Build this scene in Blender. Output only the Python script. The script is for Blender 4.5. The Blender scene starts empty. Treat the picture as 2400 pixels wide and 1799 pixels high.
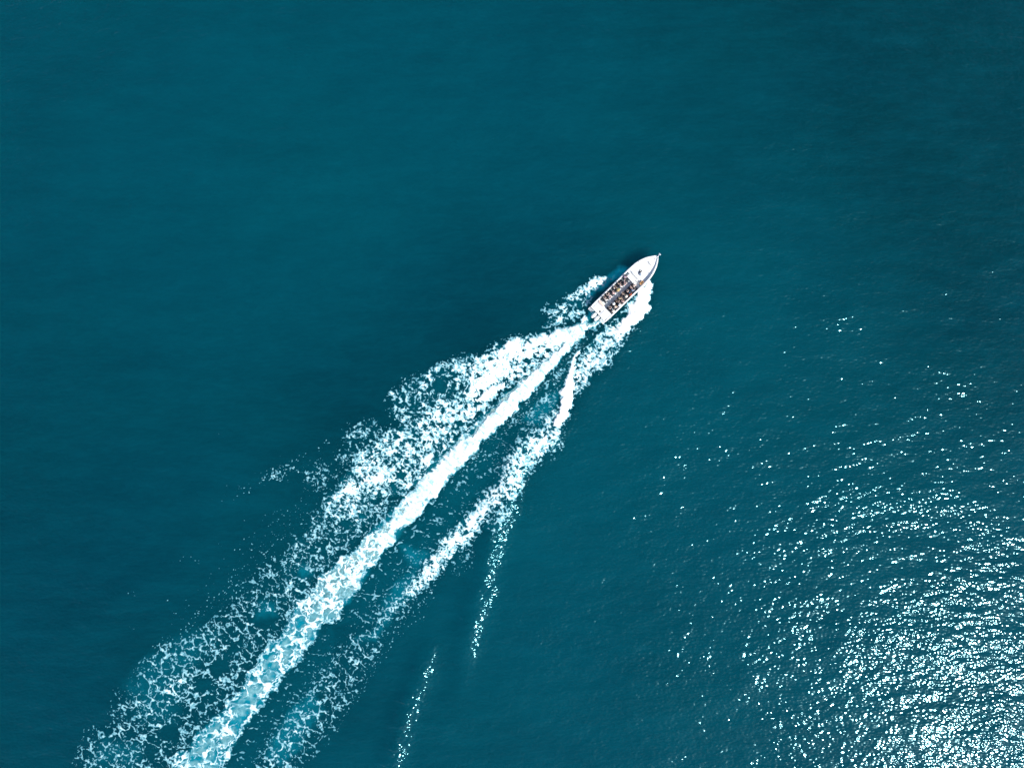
import bpy, bmesh, math, random
import numpy as np
from mathutils import Vector, Matrix

# ================================================================ camera, sky, sun, exposure
S = bpy.context.scene
COL = S.collection
CAM_H = 100.0
cam_d = bpy.data.cameras.new('camera'); cam = bpy.data.objects.new('camera', cam_d); COL.objects.link(cam)
cam.location = (0, 0, CAM_H); cam.rotation_euler = (0, 0, 0)
cam_d.sensor_width = 36; cam_d.lens = 24.0; cam_d.clip_start = 1; cam_d.clip_end = 20000
S.camera = cam

SUN_EL = math.radians(43.8); SUN_AZ = math.radians(-40.0)      # azimuth in the plan, from +X towards +Y
sv = Vector((math.cos(SUN_EL) * math.cos(SUN_AZ), math.cos(SUN_EL) * math.sin(SUN_AZ), math.sin(SUN_EL)))
W = bpy.data.worlds.new('World'); S.world = W; W.use_nodes = True
nt = W.node_tree; nt.nodes.clear()
wo = nt.nodes.new('ShaderNodeOutputWorld'); bg = nt.nodes.new('ShaderNodeBackground'); sk = nt.nodes.new('ShaderNodeTexSky')
sk.sky_type = 'NISHITA'; sk.sun_disc = False; sk.sun_elevation = SUN_EL; sk.sun_rotation = math.atan2(sv.x, sv.y)
bg.inputs[1].default_value = 0.10
nt.links.new(sk.outputs[0], bg.inputs[0]); nt.links.new(bg.outputs[0], wo.inputs[0])
sl = bpy.data.lights.new('sun', 'SUN'); sl.energy = 4.0; sl.angle = math.radians(0.5); sl.color = (1, .965, .91)
so = bpy.data.objects.new('sun', sl); COL.objects.link(so); so.location = (60, -40, 80)
so.rotation_euler = (-sv).to_track_quat('-Z', 'Y').to_euler()
S.view_settings.view_transform = 'Standard'; S.view_settings.look = 'None'
S.view_settings.exposure = 0.5; S.view_settings.gamma = 1; S.view_settings.use_curve_mapping = False
S.render.engine = 'CYCLES'

# ================================================================ materials
def new_mat(name):
    m = bpy.data.materials.new(name); m.use_nodes = True
    n = m.node_tree.nodes; l = m.node_tree.links
    return m, n, l, n['Principled BSDF']

def mat(name, col, rough=.5, var=.06, scale=6.0, bump=.0, metal=0, spec=.5):
    m, n, l, b = new_mat(name)
    tc = n.new('ShaderNodeTexCoord'); no = n.new('ShaderNodeTexNoise'); no.inputs['Scale'].default_value = scale
    no.inputs['Detail'].default_value = 4
    l.new(tc.outputs['Object'], no.inputs['Vector'])
    mx = n.new('ShaderNodeMix'); mx.data_type = 'RGBA'
    mx.inputs[6].default_value = tuple(c * (1 - var) for c in col) + (1,)
    mx.inputs[7].default_value = tuple(min(1, c * (1 + var)) for c in col) + (1,)
    l.new(no.outputs['Fac'], mx.inputs[0]); l.new(mx.outputs[2], b.inputs['Base Color'])
    b.inputs['Roughness'].default_value = rough; b.inputs['Metallic'].default_value = metal
    b.inputs['Specular IOR Level'].default_value = spec
    if bump:
        bp = n.new('ShaderNodeBump'); bp.inputs['Distance'].default_value = bump
        l.new(no.outputs['Fac'], bp.inputs['Height']); l.new(bp.outputs[0], b.inputs['Normal'])
    return m

# ================================================================ object helpers
def tag(o, label=None, cat=None, group=None, kind=None):
    for k, v in (('label', label), ('category', cat), ('group', group), ('kind', kind)):
        if v: o[k] = v
    return o

def empty(name, loc=(0, 0, 0), rz=0):
    o = bpy.data.objects.new(name, None); COL.objects.link(o); o.location = loc; o.rotation_euler = (0, 0, rz)
    o.empty_display_size = .2
    return o

def obj(name, bm, m, parent=None, smooth=True):
    me = bpy.data.meshes.new(name)
    if isinstance(bm, bmesh.types.BMesh):
        bmesh.ops.recalc_face_normals(bm, faces=bm.faces)
        bm.to_mesh(me); bm.free()
    else:
        me = bm
    if smooth:
        me.polygons.foreach_set('use_smooth', [True] * len(me.polygons))
    for mm in (m if isinstance(m, (list, tuple)) else [m]): me.materials.append(mm)
    o = bpy.data.objects.new(name, me); COL.objects.link(o)
    if parent: o.parent = parent
    return o

def box(bm, c, s, bev=.01, rot=None):
    r = bmesh.ops.create_cube(bm, size=1)
    vs = r['verts']
    bmesh.ops.scale(bm, verts=vs, vec=s)
    if bev:
        es = list({e for v in vs for e in v.link_edges})
        g = bmesh.ops.bevel(bm, geom=es, offset=bev, segments=2, affect='EDGES', profile=.6)
        vs = list({v for f in g['faces'] for v in f.verts} | {v for v in vs if v.is_valid})
    if rot: bmesh.ops.rotate(bm, verts=vs, cent=(0, 0, 0), matrix=Matrix.Rotation(rot[0], 3, rot[1]))
    bmesh.ops.translate(bm, verts=vs, vec=c)
    return vs

def tube(bm, pts, r, n=8):
    rings = []
    P = [Vector(p) for p in pts]
    for i, p in enumerate(P):
        d = (P[min(i + 1, len(P) - 1)] - P[max(i - 1, 0)]).normalized()
        a = d.orthogonal().normalized() if i == 0 else (rings[-1][1] - d * rings[-1][1].dot(d)).normalized()
        b = d.cross(a)
        rr = r[i] if isinstance(r, (list, tuple)) else r
        rings.append(([bm.verts.new(p + (a * math.cos(t) + b * math.sin(t)) * rr) for t in [2 * math.pi * k / n for k in range(n)]], a))
    for (A, _), (B, _) in zip(rings, rings[1:]):
        for k in range(n): bm.faces.new((A[k], A[(k + 1) % n], B[(k + 1) % n], B[k]))
    bm.faces.new(rings[0][0][::-1]); bm.faces.new(rings[-1][0])

def ellipsoid(bm, c, s, u=16, v=12, rot=None):
    r = bmesh.ops.create_uvsphere(bm, u_segments=u, v_segments=v, radius=1)
    bmesh.ops.scale(bm, verts=r['verts'], vec=s)
    if rot: bmesh.ops.rotate(bm, verts=r['verts'], cent=(0, 0, 0), matrix=Matrix.Rotation(rot[0], 3, rot[1]))
    bmesh.ops.translate(bm, verts=r['verts'], vec=c)
    return r['verts']

# ---- tuned constants
WATER_A = (.0002, .040, .060); WATER_B = (.0002, .049, .068); WATER_C = (.0003, .060, .082)
WATER_ROUGH = .115
BUMP = (.24, .135, .068)
FSTEP = 1.15
BOAT_POS = (12.50, 10.15); BOAT_ROT = math.radians(44.15)

# ---------------------------------------------------------------- wake field (pure numpy)
# plan coordinates of the wake: q = (X*16+1200, 899.5-Y*16), 1 unit = 1/16 m on the water
def smooth(a, b, x):
    t = np.clip((x - a) / (b - a), 0, 1)
    return t * t * (3 - 2 * t)

def _hash(ix, iy, seed):
    h = (ix.astype(np.int64) * 374761393 + iy.astype(np.int64) * 668265263 + seed * 1442695041) & 0xffffffff
    h = ((h ^ (h >> 13)) * 1274126177) & 0xffffffff
    h = ((h ^ (h >> 16)) * 2246822519) & 0xffffffff
    h = h ^ (h >> 15)
    return (h & 0xffffff) / float(0x1000000)

def perlin(x, y, seed):
    x0 = np.floor(x); y0 = np.floor(y)
    fx = x - x0; fy = y - y0
    ix = x0.astype(np.int64); iy = y0.astype(np.int64)
    u = fx * fx * fx * (fx * (fx * 6 - 15) + 10); v = fy * fy * fy * (fy * (fy * 6 - 15) + 10)
    def g(dx, dy):
        a = _hash(ix + dx, iy + dy, seed) * 6.2831853
        return np.cos(a) * (fx - dx) + np.sin(a) * (fy - dy)
    a = g(0, 0); b = g(1, 0); c = g(0, 1); d = g(1, 1)
    return 1.5 * ((a + (b - a) * u) * (1 - v) + (c + (d - c) * u) * v)

def fbm(x, y, seed, n=3):
    s = 0; a = 1.0; t = 0
    for i in range(n):
        s = s + a * perlin(x * 2 ** i, y * 2 ** i, seed + i); t += a; a *= .55
    return s / t * 1.3

def worley(x, y, seed):
    ix = np.floor(x).astype(np.int64); iy = np.floor(y).astype(np.int64)
    f1 = np.full(x.shape, 9.0); f2 = np.full(x.shape, 9.0)
    for dx in (-1, 0, 1):
        for dy in (-1, 0, 1):
            cx = ix + dx; cy = iy + dy
            d = np.hypot(cx + _hash(cx, cy, seed) - x, cy + _hash(cx, cy, seed + 77) - y)
            f2 = np.minimum(f2, np.maximum(d, f1)); f1 = np.minimum(f1, d)
    return f1, f2

def sdist(px, py, poly):
    """signed distance to a closed polygon, + inside"""
    P = np.array(poly, float); n = len(P)
    d = np.full(px.shape, 1e9); ins = np.zeros(px.shape, bool)
    for i in range(n):
        ax, ay = P[i]; bx, by = P[(i + 1) % n]
        ex, ey = bx - ax, by - ay
        L = ex * ex + ey * ey + 1e-9
        t = np.clip(((px - ax) * ex + (py - ay) * ey) / L, 0, 1)
        d = np.minimum(d, (px - ax - t * ex) ** 2 + (py - ay - t * ey) ** 2)
        c = ((ay > py) != (by > py)) & (px < (bx - ax) * (py - ay) / (by - ay + 1e-12) + ax)
        ins ^= c
    d = np.sqrt(d)
    return np.where(ins, d, -d)

def pdist(px, py, pts):
    """distance to an open polyline and the 0..1 position along it; side > 0 is right of travel in plan units"""
    P = np.array(pts, float)
    best = np.full(px.shape, 1e9); tt = np.zeros(px.shape); sd = np.zeros(px.shape)
    seg = np.hypot(*(P[1:] - P[:-1]).T); cum = np.r_[0, np.cumsum(seg)]
    for i in range(len(P) - 1):
        ax, ay = P[i]; ex, ey = P[i + 1] - P[i]; L = seg[i]
        t = np.clip(((px - ax) * ex + (py - ay) * ey) / (L * L), 0, 1)
        dx = px - ax - t * ex; dy = py - ay - t * ey
        d = np.hypot(dx, dy); m = d < best
        best = np.where(m, d, best); tt = np.where(m, (cum[i] + t * L) / cum[-1], tt)
        sd = np.where(m, np.sign(ex * dy - ey * dx) * d, sd)
    return best, tt, sd

def Q(ox, oy, s, pts): return [(ox + x / s, oy + y / s) for x, y in pts]
A4 = lambda *p: Q(1200, 580, 6.142, p)
A5 = lambda *p: Q(860, 750, 4.094, p)
A6 = lambda *p: Q(500, 1000, 3.685, p)
A7 = lambda *p: Q(160, 1350, 3.685, p)
A9 = lambda *p: Q(1000, 1000, 3.685, p)
B1 = lambda *p: Q(1100, 700, 5.53, p)
B2 = lambda *p: Q(700, 1200, 5.53, p)

# outlines of foam patches seen on the water: (group, outline, cover, edge softness)
PATCH = [
 # port spray thrown off the bow
 ('port', A4((1350,415),(1210,405),(1170,440),(1090,490),(1070,560),(1040,640),(1065,700),(1160,640),(1230,580),(1300,520),(1400,430)), .92, 3),
 ('port', A4((1080,545),(1020,560),(930,600),(840,680),(750,740),(760,830),(880,900),(1000,870),(1060,800),(1060,690)), .66, 4),
 ('port', A4((750,740),(700,790),(580,820),(470,870),(440,940),(530,960),(520,1020),(480,1080),(430,1140),(400,1200),(430,1220),(560,1190),(700,1130),(800,1100),(1000,960),(1100,870),(1000,820)), .56, 4),
 ('port', A4((620,950),(760,920),(1010,900),(960,980),(800,1070),(700,1080),(640,1040)), .74, 5),
 ('port', A4((1050,780),(1140,730),(1160,760),(1080,830)), 1.1, 3),
 ('port', A4((1010,1010),(1060,1000),(1075,1040),(1030,1100),(980,1110)), .85, 1),
 # thrown off the starboard side
 ('star', A4((1960,470),(2000,540),(1990,700),(1990,920),(1860,1000),(1760,1100),(1660,1200),(1560,1260),(1500,1150),(1600,1020),(1690,930),(1700,830),(1780,690),(1870,560)), 1.25, 3),
 ('star', A4((1800,640),(1760,700),(1690,850),(1640,930),(1500,1060),(1400,1120),(1340,1180),(1370,1100),(1440,1000),(1600,860),(1720,720)), .44, 3),
 ('star', A4((1690,930),(1560,1010),(1440,1080),(1380,1160),(1240,1260),(1150,1370),(1080,1440),(1050,1560),(1030,1700),(1380,1700),(1450,1580),(1540,1500),(1550,1430),(1620,1330),(1660,1200)), .76, 5),
 ('star', A4((1330,1040),(1420,1010),(1400,1120),(1330,1170),(1180,1200),(1050,1330),(960,1450),(900,1560),(870,1440),(960,1280),(1120,1160),(1240,1110)), .42, 4),
 ('star', B1((1420,640),(1380,800),(1370,1000),(1340,1250),(1310,1400),(1240,1560),(1210,1658),(1060,1658),(1100,1530),(1190,1400),(1210,1300),(1180,1230),(1220,1120),(1270,1030),(1330,850),(1400,650)), 1.25, 2),
 ('star', B1((1500,660),(1700,420),(1800,360),(2000,300),(2130,400),(2050,420),(2040,500),(1980,570),(1920,680),(1830,780),(1740,860),(1680,940),(1600,980),(1590,1070),(1500,1130),(1440,1210),(1350,1300),(1320,1290),(1370,1000),(1390,800),(1440,720)), .80, 4),
 ('star', A5((1940,860),(1890,960),(1880,1030),(1860,1120),(1870,1180),(1790,1260),(1700,1300),(1600,1380),(1560,1480),(1500,1560),(1460,1700),(1120,1700),(1220,1540),(1290,1460),(1280,1400),(1330,1330),(1420,1200),(1500,1130),(1620,1040),(1740,930),(1800,840)), .80, 6),
 ('star', A5((1800,1060),(1760,1180),(1680,1280),(1550,1340),(1440,1440),(1400,1560),(1250,1700),(1330,1480),(1400,1340),(1560,1220),(1660,1100),(1740,980)), .95, 8),
 ('star', A9((860,380),(820,440),(760,520),(660,600),(620,700),(500,790),(450,900),(390,970),(370,1030),(290,1070),(200,1140),(150,1230),(70,1310),(-20,1400),(-120,1480),(-210,1540),(-200,1420),(-100,1300),(0,1150),(70,1080),(130,980),(200,900),(330,770),(430,650),(580,500),(640,390),(700,330)), .84, 5),
 ('star', A9((700,500),(640,600),(560,690),(470,760),(420,880),(330,960),(240,1050),(120,1160),(20,1300),(-60,1380),(-20,1240),(120,1060),(260,900),(420,740),(560,580)), .97, 6),
 ('star', A9((860,420),(870,480),(820,540),(770,600),(760,700),(730,770),(690,870),(640,900),(560,900),(470,880),(500,790),(620,700),(660,600),(760,520)), .55, 4),
 ('star', A9((980,340),(900,420),(830,400),(880,320)), .5, 5),
 ('star', A9((380,1050),(390,1110),(370,1190),(280,1250),(200,1220),(200,1140),(290,1070)), .40, 6),
 ('star', A6((1720,1400),(1640,1500),(1620,1600),(1540,1658),(1450,1720),(1400,1800),(1350,1760),(1420,1640),(1470,1560),(1560,1450),(1640,1380)), .60, 8),
 ('star', A6((1880,1230),(1760,1330),(1650,1430),(1560,1540),(1450,1650),(1330,1740),(1240,1840),(1150,1960),(1080,2080),(1160,2080),(1300,1950),(1420,1820),(1540,1700),(1640,1600),(1720,1490),(1860,1380)), .50, 10),
 ('star', A6((1850,1380),(1880,1500),(1760,1650),(1600,1760),(1560,1700),(1650,1500),(1740,1420)), .20, 14),
 ('star', A7((2260,960),(2160,1060),(2000,1130),(1930,1270),(1850,1420),(1750,1500),(1700,1580),(1600,1700),(1500,1800),(1420,1960),(1500,1960),(1700,1860),(1860,1700),(1960,1600),(1980,1460),(2060,1400),(2120,1300),(2240,1120)), .50, 8),
 ('star', A7((2100,1150),(2080,1250),(2000,1330),(1940,1400),(1860,1500),(1780,1600),(1740,1590),(1840,1440),(1960,1280),(2040,1180)), .66, 8),
 ('star', A7((2300,640),(2212,760),(2160,900),(2300,900),(2420,760)), .36, 14),
 # churned band straight behind the propellers
 ('band', B1((1720,280),(1640,300),(1560,318),(1430,350),(1300,360),(1180,380),(1060,430),(960,520),(1000,640),(1100,620),(1230,560),(1290,650),(1400,550),(1440,490),(1500,400),(1600,340),(1720,300)), 1.35, 2.5),
 ('band', B1((1250,545),(1200,600),(1100,690),(950,820),(800,960),(650,1110),(500,1260),(350,1410),(200,1560),(100,1680),(350,1680),(480,1550),(560,1480),(640,1400),(640,1330),(760,1270),(820,1180),(900,1110),(980,1000),(1050,940),(1100,880),(1190,750),(1290,650),(1360,590)), 1.3, 2.5),
 ('band', A5((1330,880),(1210,1060),(1090,1170),(1040,1270),(900,1400),(800,1480),(720,1580),(660,1700),(480,1700),(560,1540),(680,1410),(830,1270),(980,1120),(1130,970),(1230,850)), 1.22, 3),
 ('band', A6((2211,200),(2120,330),(2050,420),(1950,530),(1880,600),(1800,720),(1700,830),(1560,900),(1530,1010),(1430,1120),(1400,1180),(1260,1290),(1250,1390),(1110,1500),(1080,1620),(1000,1690),(680,1690),(720,1560),(880,1460),(920,1300),(1060,1230),(1100,1130),(1240,1080),(1290,980),(1440,900),(1530,820),(1590,690),(1660,610),(1770,480),(1900,350),(2040,200),(2180,60)), 1.1, 4),
 ('band', A7((2150,60),(2120,130),(1990,230),(1960,330),(1900,430),(1850,530),(1750,560),(1680,650),(1620,780),(1540,850),(1530,950),(1420,1050),(1370,1100),(1340,1200),(1210,1270),(1150,1330),(1100,1400),(1080,1500),(930,1520),(900,1655),(820,1900),(700,2100),(1000,2100),(1150,1850),(1310,1655),(1400,1560),(1420,1450),(1480,1350),(1540,1250),(1650,1150),(1700,1050),(1830,940),(1850,850),(2000,720),(2030,640),(2120,560),(2130,500),(2212,400),(2300,300)), .90, 4),
 ('band', B1((1130,560),(1020,700),(900,820),(760,970),(620,1110),(470,1250),(330,1390),(180,1540),(60,1680),(120,1680),(260,1560),(420,1400),(560,1260),(720,1110),(860,960),(1000,820),(1120,700),(1200,610)), .80, 4),
 # wide broken lobe on the port side
 ('lobe', B1((1180,380),(980,440),(860,470),(770,500),(620,510),(500,530),(440,590),(330,620),(260,690),(330,760),(480,740),(640,680),(800,680),(940,590),(1040,560),(1110,470)), 1.0, 6),
 ('lobe', B1((1110,560),(1000,640),(880,740),(760,840),(600,960),(460,1100),(420,1180),(560,1120),(700,1010),(860,880),(1000,760),(1100,660)), 1.05, 4),
 ('lobe', B1((420,590),(330,620),(240,710),(160,790),(60,760),(0,870),(-60,1100),(-60,1300),(60,1420),(300,1330),(480,1200),(640,1050),(800,930),(960,780),(1060,660),(940,600),(700,640)), .96, 8),
 ('lobe', A5((1160,330),(1110,370),(1040,350),(980,325),(880,350),(800,390),(700,420),(600,460),(560,500),(600,540),(700,560),(820,560),(900,620),(1020,640),(1180,560),(1240,420)), .62, 4),
 ('lobe', A5((640,440),(560,500),(440,550),(350,590),(320,650),(240,690),(200,760),(240,820),(210,880),(260,950),(330,1000),(460,980),(600,900),(760,800),(900,700),(900,600),(780,540)), .56, 5),
 ('lobe', A5((1150,480),(960,620),(860,720),(700,770),(620,860),(480,930),(380,1020),(260,1060),(220,1130),(130,1180),(0,1200),(-120,1260),(-160,1400),(-60,1700),(420,1700),(520,1560),(620,1440),(720,1360),(840,1220),(960,1080),(1100,960),(1200,840),(1320,700),(1300,540)), .76, 6),
 ('lobe', A5((40,955),(130,980),(160,1040),(150,1110),(60,1170),(-40,1200),(-160,1240),(-220,1150),(-200,1060),(-120,1000),(-40,960)), .48, 6),
 ('lobe', A6((1200,60),(1130,130),(1140,180),(1060,220),(1040,290),(1100,340),(1240,380),(1350,320),(1400,180),(1330,60)), .46, 6),
 ('lobe', A6((830,320),(900,310),(1010,320),(1080,370),(1100,440),(1050,560),(940,600),(880,540),(800,560),(770,440)), .42, 7),
 ('lobe', A6((1400,100),(1280,260),(1130,400),(1060,520),(980,590),(930,680),(1000,800),(1120,830),(1260,800),(1420,640),(1560,560),(1700,460),(1860,340),(2050,180),(2211,40),(2211,-60),(1700,-60)), .72, 8),
 ('lobe', A6((1100,440),(1080,560),(1200,640),(1400,560),(1560,420),(1500,340),(1300,380)), .88, 12),
 ('lobe', A6((960,640),(860,740),(800,830),(780,930),(660,950),(640,1050),(540,1130),(560,1230),(600,1330),(520,1450),(560,1560),(700,1560),(860,1460),(900,1320),(1040,1220),(1090,1120),(1230,1070),(1280,970),(1420,890),(1520,800),(1580,680),(1640,600),(1400,600),(1150,760)), .50, 9),
 ('lobe', A6((960,640),(1000,800),(1100,900),(1180,960),(1300,900),(1440,760),(1540,640),(1300,620),(1150,660)), .60, 9),
 ('lobe', A6((640,1160),(400,1180),(360,1290),(280,1380),(180,1540),(100,1680),(0,1800),(300,1800),(500,1650),(620,1500),(640,1350)), .36, 10),
 ('lobe', A7((2150,0),(2000,-60),(1800,40),(1640,140),(1520,210),(1430,380),(1440,490),(1320,440),(1100,450),(1080,560),(960,600),(850,540),(700,680),(610,800),(640,920),(560,990),(430,1000),(420,1150),(440,1240),(620,1260),(760,1290),(900,1260),(1060,1160),(1180,1200),(1300,1180),(1400,1060),(1520,950),(1540,850),(1620,780),(1680,650),(1750,560),(1850,530),(1900,430),(1960,330),(1990,230),(2120,130)), .43, 8),
 ('lobe', A7((840,900),(800,960),(830,1040),(760,1130),(820,1180),(870,1110),(960,1050),(1020,940),(1100,860),(1000,830),(920,860)), .72, 9),
 ('lobe', A7((1200,560),(1170,640),(1100,740),(1060,830),(1160,770),(1280,660),(1390,540),(1320,500)), .56, 10),
 ('lobe', A7((640,1120),(660,1200),(720,1300),(800,1340),(820,1280),(760,1200),(740,1120)), .62, 9),
 ('lobe', A7((340,1300),(200,1360),(130,1450),(70,1655),(0,1900),(-60,2100),(700,2100),(860,1800),(920,1660),(930,1520),(900,1430),(780,1440),(680,1500),(600,1420),(480,1360)), .42, 9),
 ('lobe', A7((1060,1180),(1090,1280),(950,1340),(900,1440),(960,1500),(1060,1500),(1090,1400),(1160,1320),(1220,1250),(1160,1180)), .46, 8),
]
PATCH += [
 ('lobe', [(980,990),(900,1040),(820,1090),(770,1150),(745,1240),(700,1280),(650,1310),(600,1350),(560,1400),(500,1450),(440,1490),(400,1510),(360,1540),(320,1580),(300,1620),(275,1640),(265,1700),(225,1730),(195,1780),(170,1860),(150,1950),(330,1960),(400,1820),(430,1740),(520,1620),(600,1530),(650,1460),(720,1400),(800,1310),(880,1220),(960,1140),(1050,1060)], .40, 10),
 ('star', [(1010,1270),(940,1350),(890,1410),(830,1470),(770,1540),(720,1620),(660,1700),(600,1790),(560,1900),(640,1900),(720,1780),(790,1690),(850,1600),(900,1520),(950,1440),(1010,1370),(1050,1310)], .40, 10),
]
# thin scattered froth (flecks): outline, cover
FLECK = [
 (A6((760,640),(600,700),(430,820),(420,950),(260,1050),(180,1180),(100,1300),(0,1400),(-60,1600),(100,1660),(300,1500),(420,1200),(640,1000),(820,800)), .30),
 (A7((1480,0),(1250,100),(1150,200),(1000,370),(940,460),(1080,560),(1450,430),(1500,220),(1700,60)), .34),
 (A7((940,440),(800,520),(680,640),(590,800),(560,960),(420,960),(360,1120),(380,1240),(200,1290),(100,1420),(30,1655),(300,1655),(700,1300),(900,900),(1000,600)), .26),
 (A9((1180,0),(1200,120),(1200,230),(1120,300),(1000,330),(1020,250),(1120,190)), .36),
 (A7((530,420),(640,440),(660,500),(560,480)), .34), (A7((760,150),(850,140),(900,200),(830,240)), .26),
 (A7((380,690),(440,680),(480,750),(400,740)), .25), (A7((140,980),(220,1020),(240,1100),(160,1040)), .22),
 (A6((180,740),(260,750),(300,820),(220,800)), .34), (A6((120,520),(330,480),(360,560),(250,590),(140,560)), .34),
 (A6((500,350),(640,310),(740,340),(720,400),(640,390),(640,480),(560,460),(440,470),(380,490),(420,430)), .62),
 (A6((700,280),(740,230),(850,225),(840,250),(740,270)), .50), (A6((900,190),(960,130),(1010,140),(960,170)), .75),
 (A6((1020,120),(1130,100),(1140,130),(1060,140)), .34),
 (A6((660,295),(720,280),(715,310),(670,320)), .6), (A6((50,60),(62,60),(62,72),(50,72)), .5),
 (Q(0,1000,3.685,[(1640,1130),(1700,1130),(1770,1190),(1750,1215),(1690,1180)]), .40),
 (Q(0,1000,3.685,[(1350,1440),(1430,1430),(1510,1500),(1440,1530),(1390,1490)]), .28),
 (Q(0,1000,3.685,[(1240,1310),(1300,1310),(1290,1350),(1250,1340)]), .36),
 (Q(0,1000,3.685,[(1860,980),(1960,1000),(1960,1045),(1870,1040)]), .28),
 (B2((1480,1060),(1650,1020),(1720,1100),(1740,1260),(1560,1340),(1400,1400),(1300,1500),(1250,1400),(1380,1200)), .34),
 (Q(860,1450,4.75,[(280,60),(200,240),(210,290),(130,420),(160,500),(70,540),(-20,560),(-60,400),(0,200),(120,60)]), .34),
 (A4((2010,640),(2050,800),(2100,880),(2060,900),(1990,900),(1990,700)), .34),
 (A4((1120,390),(1200,370),(1230,410),(1160,430)), .4),
]
FLECK += [
 ([(810,1010),(760,1020),(700,1050),(640,1070),(600,1100),(560,1120),(500,1150),(470,1170),(480,1200),(560,1170),(620,1150),(680,1110),(740,1070),(800,1040)], .22),
 ([(470,1280),(430,1290),(350,1350),(280,1390),(200,1440),(140,1470),(100,1500),(110,1520),(200,1480),(300,1420),(400,1350),(470,1310)], .17),
 ([(760,1180),(640,1260),(540,1350),(470,1420),(400,1470),(380,1440),(450,1380),(520,1300),(620,1200),(720,1140)], .22),
]
# trough on the starboard side of the band with fine cross ripples of foam
TROUGH = [
 (B1((1560,470),(1430,640),(1330,850),(1260,1040),(1180,1200),(1130,1350),(1060,1500),(1000,1658),(400,1658),(560,1490),(760,1280),(950,1030),(1100,890),(1200,760),(1400,560)), 1.0, 0),
 (A5((1060,1200),(1300,960),(1460,800),(1700,1000),(1500,1130),(1330,1330),(1290,1460),(1160,1700),(660,1700),(820,1480)), .85, 0),
 (A6((2260,260),(2260,800),(2050,930),(1960,1040),(1850,1150),(1760,1250),(1640,1380),(1500,1500),(1400,1700),(1020,1700),(1110,1500),(1260,1390),(1400,1200),(1540,1010),(1700,850),(1880,620),(2050,440)), .62, 0),
 (A7((2300,350),(2300,960),(2100,1060),(1900,1280),(1780,1450),(1640,1600),(1500,1900),(1250,1900),(1320,1655),(1480,1360),(1700,1070),(1860,860),(2040,650)), .50, 0),
]
# clear holes torn in the foam: outline, strength
HOLES = [
 A5((660,570),(740,580),(790,640),(740,710),(670,700),(620,650)),
 B1((720,790),(800,770),(815,810),(760,860),(715,830)), B1((860,655),(920,660),(915,700),(870,690)),
 B1((440,1040),(490,1015),(510,1060),(430,1110),(380,1080)), B1((560,930),(640,920),(640,960),(590,985)),
 B1((500,960),(530,960),(540,1020),(505,1030)), B1((60,1340),(130,1300),(150,1340),(90,1390),(40,1370)),
 B1((500,1180),(560,1180),(560,1230),(510,1230)), B1((830,720),(860,720),(860,760),(830,755)),
 A6((1560,400),(1610,365),(1670,400),(1650,445),(1590,450)), A6((1380,620),(1430,610),(1450,650),(1400,680)),
 A6((1240,740),(1300,740),(1310,790),(1260,800)), A6((930,1020),(970,1010),(980,1080),(940,1110)),
 A6((740,1250),(800,1240),(820,1300),(760,1300)), A6((1110,800),(1150,810),(1180,900),(1130,900)),
 A7((1600,320),(1750,300),(1830,330),(1720,450),(1600,440)), A7((1120,900),(1200,880),(1260,960),(1160,1000),(1110,960)),
 A7((1390,560),(1470,580),(1460,640),(1400,650)), A7((860,1130),(920,1110),(940,1190),(860,1190)),
 A7((1220,780),(1380,700),(1380,820),(1300,880),(1220,850)), A7((820,1290),(930,1270),(960,1380),(860,1420),(800,1380)),
 A7((680,1480),(750,1490),(740,1590),(690,1600)),
 A4((350,1480),(400,1490),(400,1530),(360,1520)), A4((190,1620),(280,1590),(290,1640),(210,1680)),
 A6((1530,480),(1580,470),(1590,530),(1540,550)), A5((830,980),(900,960),(930,1010),(870,1040)),
]
# clouds of bubbles under the surface (turquoise water): outline, strength, softness
AERA = [
 (A4((1670,285),(1590,270),(1500,300),(1400,390),(1290,500),(1180,590),(1110,640),(1060,720),(1120,780),(1230,650),(1320,590),(1400,510),(1560,420),(1670,340),(1720,290)), 1.0, 6),
 (A4((1190,880),(1110,900),(1080,980),(1030,1100),(1120,1040),(1220,930)), 1.0, 5),
 (A7((2000,200),(1850,520),(1620,780),(1520,950),(1340,1180),(1130,1330),(1060,1500),(930,1600),(880,1900),(1150,1850),(1310,1655),(1480,1350),(1700,1050),(1850,850),(2120,540),(2300,250)), 1.15, 9),
 (A6((1560,700),(1240,1060),(1080,1180),(920,1330),(860,1500),(700,1600),(1060,1620),(1250,1390),(1400,1180),(1560,980),(1900,600),(2050,300)), 1.05, 9),
 (A5((1330,700),(1000,1000),(780,1220),(560,1400),(400,1600),(560,1620),(800,1400),(1000,1200),(1300,850)), .62, 9),
 (B1((1330,900),(1180,1180),(1000,1250),(700,1560),(900,1658),(1130,1400),(1230,1200)), .42, 9),
 (B2((1300,420),(1750,560),(1600,680),(1300,900),(1100,1180),(1080,1440),(860,1600),(700,1658),(1000,1658),(1250,1300),(1600,900)), .40, 12),
 (A7((2100,1000),(1900,1180),(1700,1550),(1850,1650),(1980,1500),(2200,1150)), .42, 12),
 (A6((740,1200),(830,1200),(880,1280),(760,1310)), .5, 9), (A6((1240,720),(1300,720),(1330,820),(1240,820)), .35, 7),
 (A7((1650,220),(1800,200),(1800,330),(1600,380)), .35, 12), (A7((300,1400),(160,1640),(600,1655),(640,1450)), .24, 24),
 (A7((500,950),(700,700),(900,560),(1100,480),(1300,480),(1100,800),(900,1250),(640,1250)), .22, 26),
]

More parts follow.
